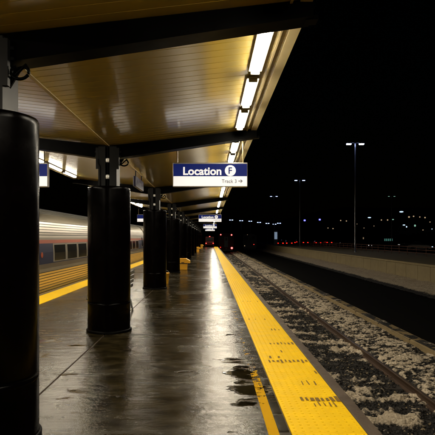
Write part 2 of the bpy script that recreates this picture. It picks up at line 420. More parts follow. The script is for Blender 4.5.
# kerb wall between the track and the roadway
g = MB(); y = -4
while y < 140:
    e = y + 2.44; dz = random.uniform(-.012, .012)
    g.bbox(5.22, 5.58, y + .012, e - .012, -1.6, -1.055 + dz, .03); y = e
tag(g.build('kerb_wall', 'conc'), 'low weathered concrete kerb wall running beside the snowy track', 'kerb wall')
def cap(X, Y):
    e = np.clip(np.minimum(X - 5.22, 5.6 - X) / .07, 0, 1); n = vnoise(X, Y, .35, 21)
    return -1.080 + .045 * e * n + .02 * vnoise(X, Y, .1, 22) * e, .02 + .55 * n
struct(grid_obj('kerb_snow', np.arange(5.22, 5.605, .035), np.arange(4, 90, .09), cap, 'snow', 'snow'))

# far platform
g = MB(); y = 2
while y < 117:
    e = y + 1.83; g.bbox(13.0, 13.25, y + .02, e - .02, -1.6, -.14, .025); y = e
M['conc_lit'] = mat('conc_lit', (.30, .235, .12), .8, var=.35, vscale=2.2, bump=.4, bscale=25)  # same concrete coloured brighter, standing in for lamp light falling on it
struct(g.build('far_platform_face', 'conc_lit'))
g = MB(); g.box(13.06, 22, 2, 117, -1.5, -.145); g.bbox(12.93, 13.9, 2, 117, -.14, 0.0, .03); g.bbox(13.9, 22, 2, 117, -.14, -.004, .03)
struct(g.build('far_platform', 'conc_lit'))
# hill
def hill(X, Y):
    t = np.clip((Y - 420) / 900, 0, 1); t = t * t * (3 - 2 * t)
    s = np.clip((X - 60) / 260, 0, 1)
    return -1.8 + (14 + 62 * s) * t + 6 * vnoise(X, Y, 90, 31) * t
struct(grid_obj('hill', np.arange(-300, 1500, 30), np.arange(400, 2100, 30), hill, 'hill'))

# ------------------------------------------------------------------ canopy
def half_poly(x_pairs):  # mirror helper about CX
    return [(2 * CX - x, z) for x, z in x_pairs]
cano = empty('platform_canopy', (CX, 40, 0), 'long butterfly canopy with gold ribbed soffit and black cantilever beams over the platform', 'canopy')
def C_(mb, name, m):
    o = mb.build(name, m, cano); o.location = (-CX, -40, 0); return o
XE = .765
def deck(side):
    g = MB(); P = .165; d = .0022
    xs = [CX, CX + (XE - CX) * .25, CX + (XE - CX) * .5, CX + (XE - CX) * .75, XE]
    if side < 0: xs = [2 * CX - x for x in xs]
    ylist = []
    y = Y0
    while y < Y1:
        ylist += [(y, 0), (y + P - .016, 0), (y + P - .012, d), (y + P - .004, d)]; y += P
    n = len(xs); v = []
    for (yy, dd) in ylist:
        for x in xs: v.append((x, yy, sz(x) + dd))
    f = []
    for i in range(len(ylist) - 1):
        for k in range(n - 1): f.append((i * n + k, i * n + k + 1, (i + 1) * n + k + 1, (i + 1) * n + k))
    g.add(v, f)
    return C_(g, 'soffit', 'soffit')
deck(1); deck(-1)
for side in (1, -1):
    q = [(CX, sz(CX) + .10), (XE, sz(XE) + .10), (XE, sz(XE) + .06), (CX, sz(CX) + .06)]
    if side < 0: q = half_poly(q)
    g = MB(); g.prism(q, Y0, Y1); C_(g, 'roof', 'dark_trim')
    # edge trim: lip, vertical fascia
    q = [(.70, 3.425), (.795, 3.425), (.795, 3.62), (.772, 3.62), (.772, 3.448), (.70, 3.448)]
    if side < 0: q = half_poly(q)
    g = MB(); g.prism(q, Y0, Y1); C_(g, 'fascia', 'trim')
    q = [(.620, sz(.62) - .022), (.640, sz(.64) - .022), (.640, sz(.64) + .001), (.620, sz(.62) + .001)]
    if side < 0: q = half_poly(q)
    g = MB(); g.prism(q, Y0, Y1); C_(g, 'cable_tray', 'trim')
g = MB(); g.prism([(CX - .02, sz(CX) - .008), (CX + .02, sz(CX) - .008), (CX + .02, sz(CX) + .004), (CX - .02, sz(CX) + .004)], Y0, Y1)
C_(g, 'valley_flashing', 'trim')

def beam(y):
    for side in (1, -1):
        xa, xb = CX + .02, .80
        za, zb = 2.935, 3.315
        def zz(x, a, b): return a + (b - a) * (x - xa) / (xb - xa)
        g = MB()
        def slab(p, y0, y1):
            if side < 0: p = half_poly(p)
            g.prism(p, y0, y1)
        slab([(xa, za), (xb, zb), (xb, zb + .018), (xa, za + .018)], y - .10, y + .10)                                   # lower flange
        slab([(xa, za + .018), (xb, zb + .018), (xb, sz(xb) - .018), (xa, sz(xa) - .018)], y - .012, y + .012)             # web
        slab([(xa, sz(xa) - .018), (xb, sz(xb) - .018), (xb, sz(xb) - .003), (xa, sz(xa) - .003)], y - .098, y + .098)    # upper flange
        for k in (0.13, .45, .78, .992):                                                                              # stiffeners
            x = xa + (xb - xa) * k
            slab([(x - .007, zz(x, za, zb) + .018), (x + .007, zz(x, za, zb) + .018), (x + .007, sz(x) - .018), (x - .007, sz(x) - .018)], y - .092, y + .092)
        # side cover plates (the beams read as boxed from the front)
        slab([(xa, za + .016), (xb - .002, zb + .016), (xb - .002, sz(xb) - .006), (xa, sz(xa) - .006)], y - .0965, y - .088)
        # tie plate past the fascia
        slab([(xb - .05, zb - .012), (xb + .05, zb - .005), (xb + .05, zb + .028), (xb - .05, zb + .02)], y - .055, y + .055)
        C_(g, 'beam', 'black_paint')
for y in COLS + [-3.1]: beam(y)

# ------------------------------------------------------------------ columns
ordn = ['nearest', 'second', 'third', 'fourth', 'fifth', 'sixth', 'seventh', 'eighth', 'ninth', 'tenth', 'eleventh', 'twelfth', 'thirteenth']
def column(y, label, H=2.46):
    t = empty('canopy_column', (CX, y, 0), label, 'column', 'round black columns down the middle of the platform')
    g = MB(); r = .362
    g.lathe([(r - .02, .0), (r, .006), (r, .03), (r, .470), (r, .497), (r - .004, .499), (r - .004, .505), (r, .507), (r, .53), (r, H - .06), (r, H - .025), (r - .008, H - .005), (r - .03, H), (.2, H + .002)], seg=64)
    cs = g.build('casing', 'casing', t)
    g = MB(); g.lathe([(r + .022, .001), (r + .022, .035), (r + .002, .045)], seg=64, cap=False); g.build('base_ring', 'black_paint', cs)
    g = MB(); g.tube([(r * math.cos(a) * 1.004, r * math.sin(a) * 1.004, .515) for a in [-2.3, -2.29]] , .004, 6)
    for z0, z1, a in ((.52, 2.44, -2.25),):
        g.box(r * math.cos(a) - .006, r * math.cos(a) + .006, r * math.sin(a) - .006, r * math.sin(a) + .006, z0, z1)
    g.build('seam_strip', 'black_paint', cs)
    g = MB()   # post: two channels back to back with a gap
    for s in (-1, 1):
        a, b = (.035, .155) if s > 0 else (-.155, -.035)
        g.box(a, b, -.155, -.140, 2.3, sz(CX) - .02); g.box(a, b, .140, .155, 2.3, sz(CX) - .02)
        w0, w1 = (.143, .155) if s > 0 else (-.155, -.143)
        g.box(w0, w1, -.140, .140, 2.3, sz(CX) - .02)
        g.box(s * .175 - .02, s * .175 + .02, -.16, -.11, 2.76, 3.12)
    for s in (-1, 1):
        for z in (2.98, 3.06): g.box(s * .21 - .012, s * .21 + .012, -.115, -.100, z - .012, z + .012)
    g.build('post', 'post_paint', t)
    g = MB(); g.lathe([(.030, 2.3), (.030, 3.15)], c=(0, -.10), seg=16); p = g.build('drainpipe', 'black_paint', t)
    for z in (2.63, 2.91):
        g = MB(); g.lathe([(.030, z - .035), (.044, z - .03), (.046, z), (.044, z + .03), (.030, z + .035)], c=(0, -.115), seg=16); g.build('collar', 'collar', p)
    g = MB(); pts = []
    for k in range(26):
        a = k / 25 * 1.75 * PI + PI * .6
        pts.append((.27 + .065 * math.cos(a) + .02 * k / 25, -.12 - .03 * k / 25, 2.865 + .05 * math.sin(a)))
    g.tube(pts, .013, 8); g.tube([(.2, -.1, 2.83), (.25, -.12, 2.86), (.33, -.13, 2.93)], .011, 8)
    g.build('cable_loop', 'black_paint', t)
    g = MB(); g.prism([(.155, 2.935), (.26, 2.955), (.155, 2.78)], -.02, .0); g.build('knee_bracket', 'black_paint', t)
    g = MB(); g.tube([(-.12, -.165, 2.46), (-.12, -.165, 2.80), (-.155, -.16, 2.86), (-.155, -.16, 2.93)], .010, 8); g.build('conduit', 'black_paint', t)
    return t
col0 = column(COLS[0], 'nearest round black column, at the left edge of the view', 2.55)
col1 = column(COLS[1], 'second round black column from the camera in the row under the canopy')
for i, y in enumerate(COLS[2:], 2):
    copy_tree(col1, None, (CX, y, 0), '%s round black column from the camera in the row under the canopy' % ordn[i])

# ------------------------------------------------------------------ canopy lights
def fixture(x, y, label, L=1.14):
    t = empty('canopy_light', (x, y, sz(x)), label, 'light', 'fluorescent strip lights under the canopy edges')
    g = MB(); g.bbox(-.075, .075, -.02, L + .02, -.030, -.004, .008); g.build('housing', 'housing', t)
    g = MB(); g.prism([(-.045, -.030), (-.041, -.055), (-.018, -.063), (.018, -.063), (.041, -.055), (.045, -.030)], .02, L - .02, smooth=False); g.build('lens', 'lens', t)
    for a, b in ((-.015, .019), (L - .019, L + .015)):
        g = MB(); g.bbox(-.049, .049, a, b, -.067, -.030, .005); g.build('end_cap', 'housing', t)
    return t
XR, XL = .485, 2 * CX - .485
proto = None
bays = [(-3.1, COLS[0])] + list(zip(COLS[:-1], COLS[1:]))
rowname = {XR: 'right-hand', XL: 'left-hand'}
for bi, (a, b) in enumerate(bays):
    L = b - a - .34
    n = 3 if bi <= 1 else 4
    pitch = 1.385 if bi <= 1 else 1.42
    for x in (XR, XL):
        for k in range(n):
            y = a + (.27 if bi == 1 else 2.3 if bi == 0 else .62) + k * pitch
            which = ['first', 'second', 'third', 'fourth', 'fifth'][min(k, 4)]
            if bi == 0: lab = '%s strip light overhead before the nearest beam, %s canopy edge' % (which, rowname[x])
            elif bi == len(bays) - 1 or bi >= 0:
                lab = '%s lit strip light past the %s beam, %s canopy edge' % (which, ordn[bi - 1], rowname[x])
            if proto is None: proto = fixture(x, y, lab)
            else: copy_tree(proto, None, (x, y, sz(x)), lab)

# ------------------------------------------------------------------ hanging signs
def location_sign(cx, y, label):
    t = empty('location_sign', (cx, y, 2.567), label, 'sign', 'blue and white location signs hung across the platform')
    w, h = 1.385, .432
    g = MB(); g.bbox(-w / 2 - .012, w / 2 + .012, -.05, .05, -.012, h + .012, .008); g.build('case', 'sign_case', t)
    zb = .186
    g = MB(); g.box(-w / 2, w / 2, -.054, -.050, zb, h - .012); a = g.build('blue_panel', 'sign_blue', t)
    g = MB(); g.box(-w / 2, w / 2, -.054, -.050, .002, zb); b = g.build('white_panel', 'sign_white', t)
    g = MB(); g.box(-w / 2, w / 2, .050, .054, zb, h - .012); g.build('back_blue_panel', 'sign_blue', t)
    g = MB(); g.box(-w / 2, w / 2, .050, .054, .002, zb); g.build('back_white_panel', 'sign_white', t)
    u = .01894
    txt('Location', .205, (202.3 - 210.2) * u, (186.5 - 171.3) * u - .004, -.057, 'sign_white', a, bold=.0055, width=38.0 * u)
    g = MB(); cxx = (230.2 - 210.2) * u; czz = (186.5 - 171.1) * u
    v = [(cxx + .103 * math.cos(k * PI / 20), -.057, czz + .103 * math.sin(k * PI / 20)) for k in range(40)]
    g.add(v + [(p[0], -.054, p[2]) for p in v], [tuple(range(40))] + [(k, (k + 1) % 40, (k + 1) % 40 + 40, k + 40) for k in range(40)])
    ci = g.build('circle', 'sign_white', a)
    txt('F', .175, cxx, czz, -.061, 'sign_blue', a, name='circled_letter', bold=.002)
    txt('Track 3', .098, (229.0 - 210.2) * u, (186.5 - 181.5) * u, -.057, 'sign_grey', b, bold=.0012, width=14.8 * u)
    g = MB(); ax = (240.2 - 210.2) * u; az = (186.5 - 181.5) * u
    g.box(ax - .04, ax + .02, -.058, -.054, az - .008, az + .008)
    g.prism([(ax + .008, az + .034), (ax + .046, az), (ax + .008, az - .034), (ax - .006, az - .034), (ax + .022, az), (ax - .006, az + .034)], -.058, -.054)
    g.build('arrow', 'sign_grey', b)
    for s in (-1, 1):
        xx = cx + s * (w / 2 - .07)
        g = MB(); g.tube([(s * (w / 2 - .07), 0, h + .01), (s * (w / 2 - .07), 0, sz(xx) - 2.567)], .013, 8)
        g.bbox(s * (w / 2 - .07) - .04, s * (w / 2 - .07) + .04, -.04, .04, sz(xx) - 2.567 - .008, sz(xx) - 2.567 + .002, .002)
        g.build('hanger', 'trim', t)
    return t
Ys = [9.45, 30.6, 52.0, 73.4]
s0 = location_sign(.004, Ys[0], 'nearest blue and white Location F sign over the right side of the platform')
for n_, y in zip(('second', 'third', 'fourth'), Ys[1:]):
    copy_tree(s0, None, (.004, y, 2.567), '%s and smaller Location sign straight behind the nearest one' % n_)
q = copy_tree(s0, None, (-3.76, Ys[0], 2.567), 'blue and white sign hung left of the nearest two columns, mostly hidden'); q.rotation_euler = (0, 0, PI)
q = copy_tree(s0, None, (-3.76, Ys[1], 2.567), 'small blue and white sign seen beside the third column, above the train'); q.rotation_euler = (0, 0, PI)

t = empty('track_sign', (CX, 11.5, 2.78), 'dark blue sign hung edgewise over the platform between the second and third columns', 'sign')
g = MB(); g.bbox(-.035, .035, 0, 1.3, 0, .24, .008); g.build('case', 'sign_dark', t)
g = MB(); g.box(.036, .040, .04, 1.26, .03, .21); g.build('panel', 'sign_dark', t)
o = txt('Track 3', .15, 0, 0, 0, 'sign_grey', t, bold=.002, width=.75); o.rotation_euler = (0, 0, R(90)); o.location = (.043, .65, .12)
for yy in (.15, 1.15):
    g = MB(); g.tube([(0, yy, .24), (0, yy, sz(CX) - 2.78)], .012, 8); g.build('hanger', 'black_paint', t)

# ------------------------------------------------------------------ track on the right
t = empty('railway_track', (3.14, 0, RAILZ), 'railway track with rusty rails half buried in dirty snow beside the platform', 'track')
for x in (2.42 - 3.14, 3.86 - 3.14):
    g = MB(); p = [(-.07, -.17), (.07, -.17), (.07, -.155), (.012, -.135), (.010, -.045), (.036, -.035), (.036, -.004), (.030, 0), (-.030, 0), (-.036, -.004), (-.036, -.035), (-.010, -.045), (-.012, -.135), (-.07, -.155)]
    g.prism([(x + a, b) for a, b in p], -8, 200)
    g.mi = [0] * len(g.mi); r = g.build('rail', 'rail', t)
    g = MB(); g.box(x - .024, x + .024, -8, 200, .0, .002); g.build('rail_head', 'rail_top', r)
g = MB(); g.bbox(-1.28, 1.28, -.11, .11, -.33, -.165, .015); tie = g.build('sleeper', 'tie', t); tie.location = (0, 3.2, 0)
for k in range(1, 90):
    c = tie.copy(); C.objects.link(c); c.location = (random.uniform(-.03, .03), 3.2 + k * .61, random.uniform(-.012, .008)); c.rotation_euler = (0, 0, random.uniform(-.02, .02))

# ------------------------------------------------------------------ trains
def pcar(x, y0, length, label, lod=0, name='passenger_car', group='carriages of the silver passenger train'):
    """Tube-shaped stainless coach; origin at its near end, platform level."""
    t = empty(name, (x, y0, 0), label, 'train car', group)
    # outer profile (x, z), half width ~1.6
    prof = []
    def add(x_, z_): prof.append((x_, z_))
    side = [(1.44, -.62), (1.50, -.45), (1.545, -.1), (1.575, .35), (1.585, .75), (1.58, 1.15), (1.56, 1.42), (1.50, 1.75), (1.38, 2.08), (1.16, 2.36), (.82, 2.54), (.42, 2.63), (0, 2.655)]
    def xz(z):   # interpolate half width at height z
        for (a, za), (b, zb) in zip(side[:-1], side[1:]):
            if za <= z <= zb: return a + (b - a) * (z - za) / (zb - za)
        return 1.5
    def shell(z0, z1, m, nm, flute=0.0, pitch=.06, dark=False):
        zs = []
        if flute:
            n = max(1, round((z1 - z0) / pitch))
            for k in range(n):
                a = z0 + (z1 - z0) * k / n; d = (z1 - z0) / n
                zs += [(a, 0), (a + d * .76, 0), (a + d * .79, -flute), (a + d * .97, -flute)]
            zs.append((z1, 0))
        else:
            zs = [(z0, 0)] + [(z, 0) for _, z in side if z0 < z < z1] + [(z1, 0)]
        g = MB()
        for s in (1, -1):
            v = [(s * (xz(z) + d), 0, z) for z, d in zs] + [(s * (xz(z) + d), length, z) for z, d in zs]
            n = len(zs)
            for i in range(n - 1): g.add([v[i], v[i + 1], v[i + 1 + n], v[i + n]], [(0, 1, 2, 3)], 1 if (dark and i % 4 != 0) else 0)  # groove faces coloured dark, shade of the flutes painted in
        return g.build(nm, [m, 'train_dark'], t)
    shell(-.62, .56, 'steel_reflect_gold', 'lower_siding', .018, .085, True)
    shell(.56, .66, 'train_white', 'white_stripe')
    shell(.66, .80, 'steel', 'sill_band')
    shell(.80, 1.42, 'train_blue', 'window_band')
    shell(1.42, 1.53, 'train_red', 'red_stripe')
    shell(1.53, 1.60, 'train_white', 'upper_stripe')
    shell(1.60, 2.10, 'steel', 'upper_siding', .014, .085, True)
    # roof
    g = MB(); rp = [(1.36, 2.10)]
    pts = [(x_, z_) for x_, z_ in side if z_ > 2.12]
    top = [(xz(2.10), 2.10)] + pts; full = top + [(-a, b) for a, b in reversed(top[:-1])]
    v = [(a, 0, b) for a, b in full] + [(a, length, b) for a, b in full]; n = len(full)
    g.add(v, [(i, i + 1, i + 1 + n, i + n) for i in range(n - 1)], 0, True)
    for k in range(0, 10):
        a_ = .35 + k * .1; p0 = [p for p in side if p[1] > 2.05]; tt = a_ * (len(p0) - 1) / 1.3; i_ = min(int(tt), len(p0) - 2); f_ = tt - i_
        xx = p0[i_][0] * (1 - f_) + p0[i_ + 1][0] * f_; zz_ = p0[i_][1] * (1 - f_) + p0[i_ + 1][1] * f_
        for s_ in (1, -1): g.tube([(s_ * xx, .1, zz_), (s_ * xx, length - .1, zz_)], .012, 6, 1)
    g.build('roof', ['roof_steel', 'train_dark'], t)
    ends = [(a, b) for a, b in side]; poly = ends + [(-a, b) for a, b in reversed(ends[:-1])]
    for yy in (.0, length):
        g = MB(); g.add([(a, yy, b) for a, b in poly], [tuple(range(len(poly)))]); g.build('end_wall', 'steel' , t)
    # vestibule doors and windows, both sides
    side_x = lambda s, z: s * (xz(z) + .006)
    def panel(s, y_a, y_b, z_a, z_b, m, nm, d=.006, parent=t):
        g = MB(); zs = [z_a, (z_a + z_b) / 2, z_b]
        v = [(s * (xz(z) + d), y_a, z) for z in zs] + [(s * (xz(z) + d), y_b, z) for z in zs]
        v += [(s * (xz(z) - .03), p[1], p[2]) for z, p in zip(zs + zs, v)]
        g.add(v, [(0, 1, 4, 3), (1, 2, 5, 4), (0, 3, 9, 6), (2, 5, 11, 8), (0, 1, 7, 6), (1, 2, 8, 7), (3, 4, 10, 9), (4, 5, 11, 10)])
        return g.build(nm, m, parent)
    for s in (1, -1):
        y = 3.75; 
        while y + 1.2 < length - 3.2:
            fr = panel(s, y - .122, y + 1.322, .83, 1.415, 'train_white' if lod == 0 else 'train_dark', 'window', .004)
            panel(s, y, y + 1.2, .865, 1.365, 'glass', 'pane', .010, fr); y += 1.46
        for ya in (1.0, length - 1.9):
            dd = panel(s, ya, ya + .9, .05, 2.0, 'steel', 'door', .005)
            panel(s, ya + .22, ya + .68, .95, 1.6, 'glass', 'door_window', .012, dd)
    for k in (3.6, length - 3.6):      # bogies
        g = MB(); 
        for s in (-1, 1): g.bbox(s * 1.05 - .08, s * 1.05 + .08, k - 1.5, k + 1.5, -1.0, -.72, .04)
        g.bbox(-1.1, 1.1, k - .25, k + .25, -.95, -.64, .04); bo = g.build('bogie', 'train_dark', t)
        for yy in (-1.15, 1.15):
            for s in (-1, 1):
                g = MB(); n = 24; xa = s * .72
                ring = [(math.cos(2 * PI * i / n) * .455, math.sin(2 * PI * i / n) * .455) for i in range(n)]
                g.prism([(k + yy + a, b - .765) for a, b in ring], xa - .065, xa + .065, axis='x'); g.build('wheel', 'train_dark', bo)
    g = MB(); g.bbox(-1.2, 1.2, 6, length - 6, -.95, -.62, .05); g.build('underframe', 'train_dark', t)
    return t
TX = -6.55
c0 = pcar(TX, 12.2, 25.9, 'silver passenger carriage with red and blue stripes, seen between the two nearest columns')
# small round emblem on the blue panel ahead of the windows
g = MB(); v = [(1.592, 2.55 + .085 * math.cos(k * PI / 10), 1.08 + .085 * math.sin(k * PI / 10)) for k in range(20)]
g.add(v + [(1.57, p[1], p[2]) for p in v], [tuple(range(20))] + [(k, (k + 1) % 20, (k + 1) % 20 + 20, k + 20) for k in range(20)]); em = g.build('emblem', 'train_red', c0)
for i, (yy, lb) in enumerate([(38.7, 'silver passenger carriage coupled behind the nearest one, glimpsed past the second column'), (65.2, 'farthest silver passenger carriage on the left track'), (-14.3, 'silver passenger carriage at the far left, hidden by the nearest column')]):
    copy_tree(c0, None, (TX, yy, 0), lb)

def loco(x, y, label, face, lights, zt=2.5, hw=1.55, ln=18):
    """Blunt-nosed rail vehicle seen end on."""
    t = empty('rail_vehicle', (x, y, 0), label, 'train', None)
    g = MB(); prof = [(-hw + .08, -.75), (hw - .08, -.75), (hw, -.5), (hw, 1.9), (hw - .25, zt - .18), (hw - .75, zt), (-hw + .75, zt), (-hw + .25, zt - .18), (-hw, 1.9), (-hw, -.5)]
    g.prism(prof, .25, ln); b = g.build('body', face, t)
    g = MB(); inner = [(a * .93, z * .97 + .02) for a, z in prof]
    v = [(a, .25, z) for a, z in prof] + [(a, 0, z) for a, z in inner]; n = len(prof)
    g.add(v, [(i, (i + 1) % n, (i + 1) % n + n, i + n) for i in range(n)] + [tuple(range(n, 2 * n))]); nose = g.build('nose', face, t)
    for xa, xb in ((-1.2, -.42), (.42, 1.2)):
        g = MB(); g.bbox(xa, xb, -.02, .03, 1.15, 1.85, .03); g.build('windscreen', 'dim_glass', nose)
    g = MB(); g.bbox(-.36, .36, -.03, .03, -.3, 1.75, .02); d = g.build('end_door', 'train_dark', nose)
    g = MB(); g.bbox(-.2, .2, -.045, -.02, 1.0, 1.55, .02); g.build('door_window', 'glass', d)
    g = MB(); g.bbox(-1.3, 1.3, -.15, .3, -1.0, -.75, .05); g.bbox(-.15, .15, -.5, 0, -.72, -.5, .04); g.build('coupler_beam', 'train_dark', t)
    for lx, lz, r, m in lights:
        g = MB(); n = 14; g.prism([(lx + r * math.cos(2 * PI * k / n), lz + r * math.sin(2 * PI * k / n)) for k in range(n)], -.07, .0); g.build('marker_light', m, nose)
    for k in (3, ln - 3):
        g = MB(); g.bbox(-1.15, 1.15, k - 1.4, k + 1.4, -1.1, -.75, .06)
        for s in (-1, 1):
            for yy in (-1, 1):
                g.prism([(k + yy + .45 * math.cos(2 * PI * i / 16), -.77 + .45 * math.sin(2 * PI * i / 16)) for i in range(16)], s * .75 - .07, s * .75 + .07, axis='x')
        g.build('bogie', 'train_dark', t)
    return t
loco(3.14, 97, 'dark red train end with lit red marker lights on the track beside the platform', 'car_red',
     [(-1.05, 2.15, .12, 'marker'), (1.05, 2.1, .14, 'marker'), (1.1, -.45, .20, 'marker'), (-1.1, -.3, .08, 'tail')])
loco(8.6, 108, 'dark unlit train standing on the middle track to the right of the red one', 'train_dark',
     [(-1.1, -.2, .09, 'lamp_warm'), (.9, .1, .06, 'tail_soft'), (-.5, 2.2, .05, 'lamp_warm')], zt=2.4)

# red utility tug at the platform end
t = empty('baggage_tug', (-.05, 84, 0), 'small red baggage tug with lit tail lights at the far end of the platform', 'tug')
g = MB(); g.bbox(-.75, .75, 0, 2.6, .28, .85, .06); b = g.build('body', 'car_red', t)
g = MB(); g.prism([(.7, .85), (1.9, .85), (1.75, 1.72), (.75, 1.72)], -.7, .7, axis='x'); c = g.build('cab', 'car_red', t)
g = MB(); g.prism([(.78, 1.0), (1.80, 1.0), (1.68, 1.6), (.82, 1.6)], -.705, .705, axis='x'); g.bbox(-.6, .6, .68, .74, 1.02, 1.58, .01); g.build('window', 'dim_glass', c)
for s in (-1, 1):
    g = MB(); g.bbox(s * .6 - .08, s * .6 + .08, -.03, .02, .55, .68, .01); g.build('tail_light', 'tail', b)
    for yy in (.5, 2.1):
        g = MB(); g.prism([(yy + .27 * math.cos(2 * PI * i / 16), .27 + .27 * math.sin(2 * PI * i / 16)) for i in range(16)], s * .68 - .08, s * .68 + .08, axis='x'); g.build('wheel', 'tyre', t)
g = MB(); g.bbox(-.1, .1, .9, 1.1, 1.72, 1.82, .02); g.build('beacon', 'tail', c)

# ------------------------------------------------------------------ yellow bins, bench
def bin_(x, y, label, w=.46, h=.56):
    t = empty('grit_bin', (x, y, 0), label, 'bin', 'yellow grit bins beside the columns')
    g = MB(); g.prism([(-w / 2 + .02, 0.012), (w / 2 - .02, 0.012), (w / 2, h * .52), (-w / 2, h * .52)], 0, .5); b = g.build('tub', 'bin_yellow', t)
    g = MB(); g.prism([(-w / 2 - .02, h * .60), (w / 2 + .12, h * .60), (w / 2 + .12, h * .80), (w / 2 * .7, h), (-w / 2 * .7, h), (-w / 2 - .02, h * .80)], -.03, .52); g.build('lid', 'bin_yellow', t)
    g = MB(); g.box(-w / 2 + .01, w / 2 - .01, .01, .49, h * .52, h * .60); g.build('rim', 'dark_trim', t)
    g = MB(); g.bbox(-.07, .07, -.05, -.03, h * .63, h * .69, .006); g.build('latch', 'dark_trim', t); return t
b0 = bin_(-1.34, 24.6, 'yellow grit bin with lid standing just beyond the fourth column')
copy_tree(b0, None, (-1.42, 55.5, 0), 'small yellow grit bin far down the platform, nearer of the two distant ones')
copy_tree(b0, None, (-1.30, 74.5, 0), 'tiny yellow grit bin farthest down the platform')
t = empty('yellow_bucket', (-1.57, 17.35, 0), 'round yellow bucket peeking out behind the third column', 'bucket')
g = MB(); g.lathe([(.12, .002), (.16, .34), (.168, .345), (.168, .375), (.14, .378)], seg=24); g.build('pail', 'bin_yellow', t)
g = MB(); g.tube([(.165 * math.cos(a), 0, .33 + .14 * math.sin(a)) for a in [k * PI / 12 for k in range(13)]], .005, 6); g.build('handle', 'galv', t)

t = empty('bench', (-2.0, 9.35, 0), 'dark metal bench mostly hidden behind the second column', 'bench')
g = MB()
for k in range(5): g.bbox(-.32 + k * .105, -.24 + k * .105, 0, 1.72, .43, .455, .006)
g.build('seat', 'bench', t)
g = MB()
for k in range(4): g.bbox(.27 + k * .012, .295 + k * .012, 0, 1.72, .52 + k * .10, .59 + k * .10, .006)
g.build('backrest', 'bench', t)
for yy in (.06, 1.62):
    g = MB(); g.tube([(-.30, yy, .0), (-.28, yy, .42), (.20, yy, .42), (.34, yy, .92)], .02, 8); g.tube([(.30, yy, .0), (.20, yy, .42)], .02, 8)
    g.tube([(-.28, yy, .42), (-.30, yy, .62), (.26, yy, .66)], .016, 8); g.build('leg', 'galv', t)

# ------------------------------------------------------------------ far side: railing, lamps, cars
t = empty('railing', (18.2, 8, 0), 'rust-brown tubular railing along the back of the far platform', 'railing')
for z in (.78, .52, .26):
    g = MB(); g.tube([(0, 0, z), (0, 108, z)], .028, 6); g.build('rail', 'rust', t)
g = MB(); g.tube([(0, 0, 0), (0, 0, .78)], .03, 6); po = g.build('post', 'rust', t)
for k in range(1, 55):
    c = po.copy(); C.objects.link(c); c.location = (0, k * 2.0, 0)

def twin_lamp(x, y, H, m, label, span=.70, zb=0, group='tall twin-headed lamp posts', name='street_lamp', hs=1.):
    t = empty(name, (x, y, zb), label, 'street lamp', group)
    g = MB(); g.lathe([(.16, 0), (.16, .06), (.09, .08), (.085, 1), (.055, H - zb - .1), (.05, H - zb)], seg=12); g.build('pole', 'pole', t)
    h = H - zb
    g = MB(); g.tube([(-span, 0, h - .02), (-span * .4, 0, h + .05), (0, 0, h), (span * .4, 0, h + .05), (span, 0, h - .02)], .035, 6); g.build('arm', 'pole', t)
    for s in (-1, 1):
        g = MB(); g.bbox(s * span - .28 * hs, s * span + .28 * hs, -.16 * hs, .16 * hs, h - .06, h + .06, .03); hd = g.build('lamp_head', 'pole', t)
        g = MB(); g.bbox(s * span - .24 * hs, s * span + .24 * hs, -.13 * hs, .13 * hs, h - .06 - (.11 if hs < 1.2 else .22) * hs, h - .06, .02); g.build('lamp_lens', m, hd)
    return t
twin_lamp(16, 55, 12.0, 'lamp_blue', 'tallest twin-headed lamp post, nearest of the row beyond the far platform edge')
twin_lamp(16.2, 90, 12.0, 'lamp_white', 'second twin-headed lamp post of the row, mid-height in the view')
twin_lamp(16.0, 125, 12.0, 'lamp_white', 'third and smallest twin-headed lamp post of the receding row')
twin_lamp(45.5, 125, 12.0, 'lamp_green', 'greenish twin-headed lamp standing off at the far right', hs=.8)
row = [(231.2, 219.6), (241.2, 220.3), (250.3, 220.8), (259, 222), (267.5, 223), (274.5, 223.8), (279, 222.8)]
for k, (px, py) in enumerate(row):
    d = 262 + (k % 3) * 9
    twin_lamp((px - 210) / 499 * d, d, 1.6 + (237.5 - py) * d / 499, 'lamp_white', 'bluish white yard lamp, one of the even row of far lamps low over the tracks', span=.62, zb=-1.5,
              group='row of far yard lamps', hs=1.5)
for px, py, lb in ((304.6, 220.4, 'left'), (319.7, 219.6, 'right')):
    d = 240; H = 1.6 + (237.5 - py) * d / 499
    t = empty('floodlight_mast', ((px - 210) / 499 * d, d, -1.5), 'violet-blue floodlight on a mast, %s of the pair' % lb, 'floodlight', 'violet floodlights')
    g = MB(); g.lathe([(.12, 0), (.06, H + 1.4)], seg=10); g.build('pole', 'pole', t)
    g = MB(); g.bbox(-.5, .5, -.1, .2, H + 1.1, H + 1.9, .1); hd = g.build('lamp_head', 'pole', t)
    g = MB(); g.bbox(-.42, .42, -.16, -.1, H + 1.15, H + 1.85, .1); g.build('lamp_lens', 'lamp_violet', hd)

# pale kiosk at the foot of the third lamp
t = empty('kiosk', (15.7, 119, 0), 'narrow pale lift tower at the end of the far platform', 'tower')
g = MB(); g.bbox(-.45, .45, 0, .9, 0, 3.2, .03); w = g.build('wall', 'kiosk', t)
g = MB(); g.bbox(-.55, .55, -.1, 1, 3.2, 3.35, .03); g.build('roof', 'dark_trim', t)
g = MB(); g.bbox(-.34, .34, -.03, .0, 1.2, 2.9, .01); g.build('window', 'kiosk_light', w)

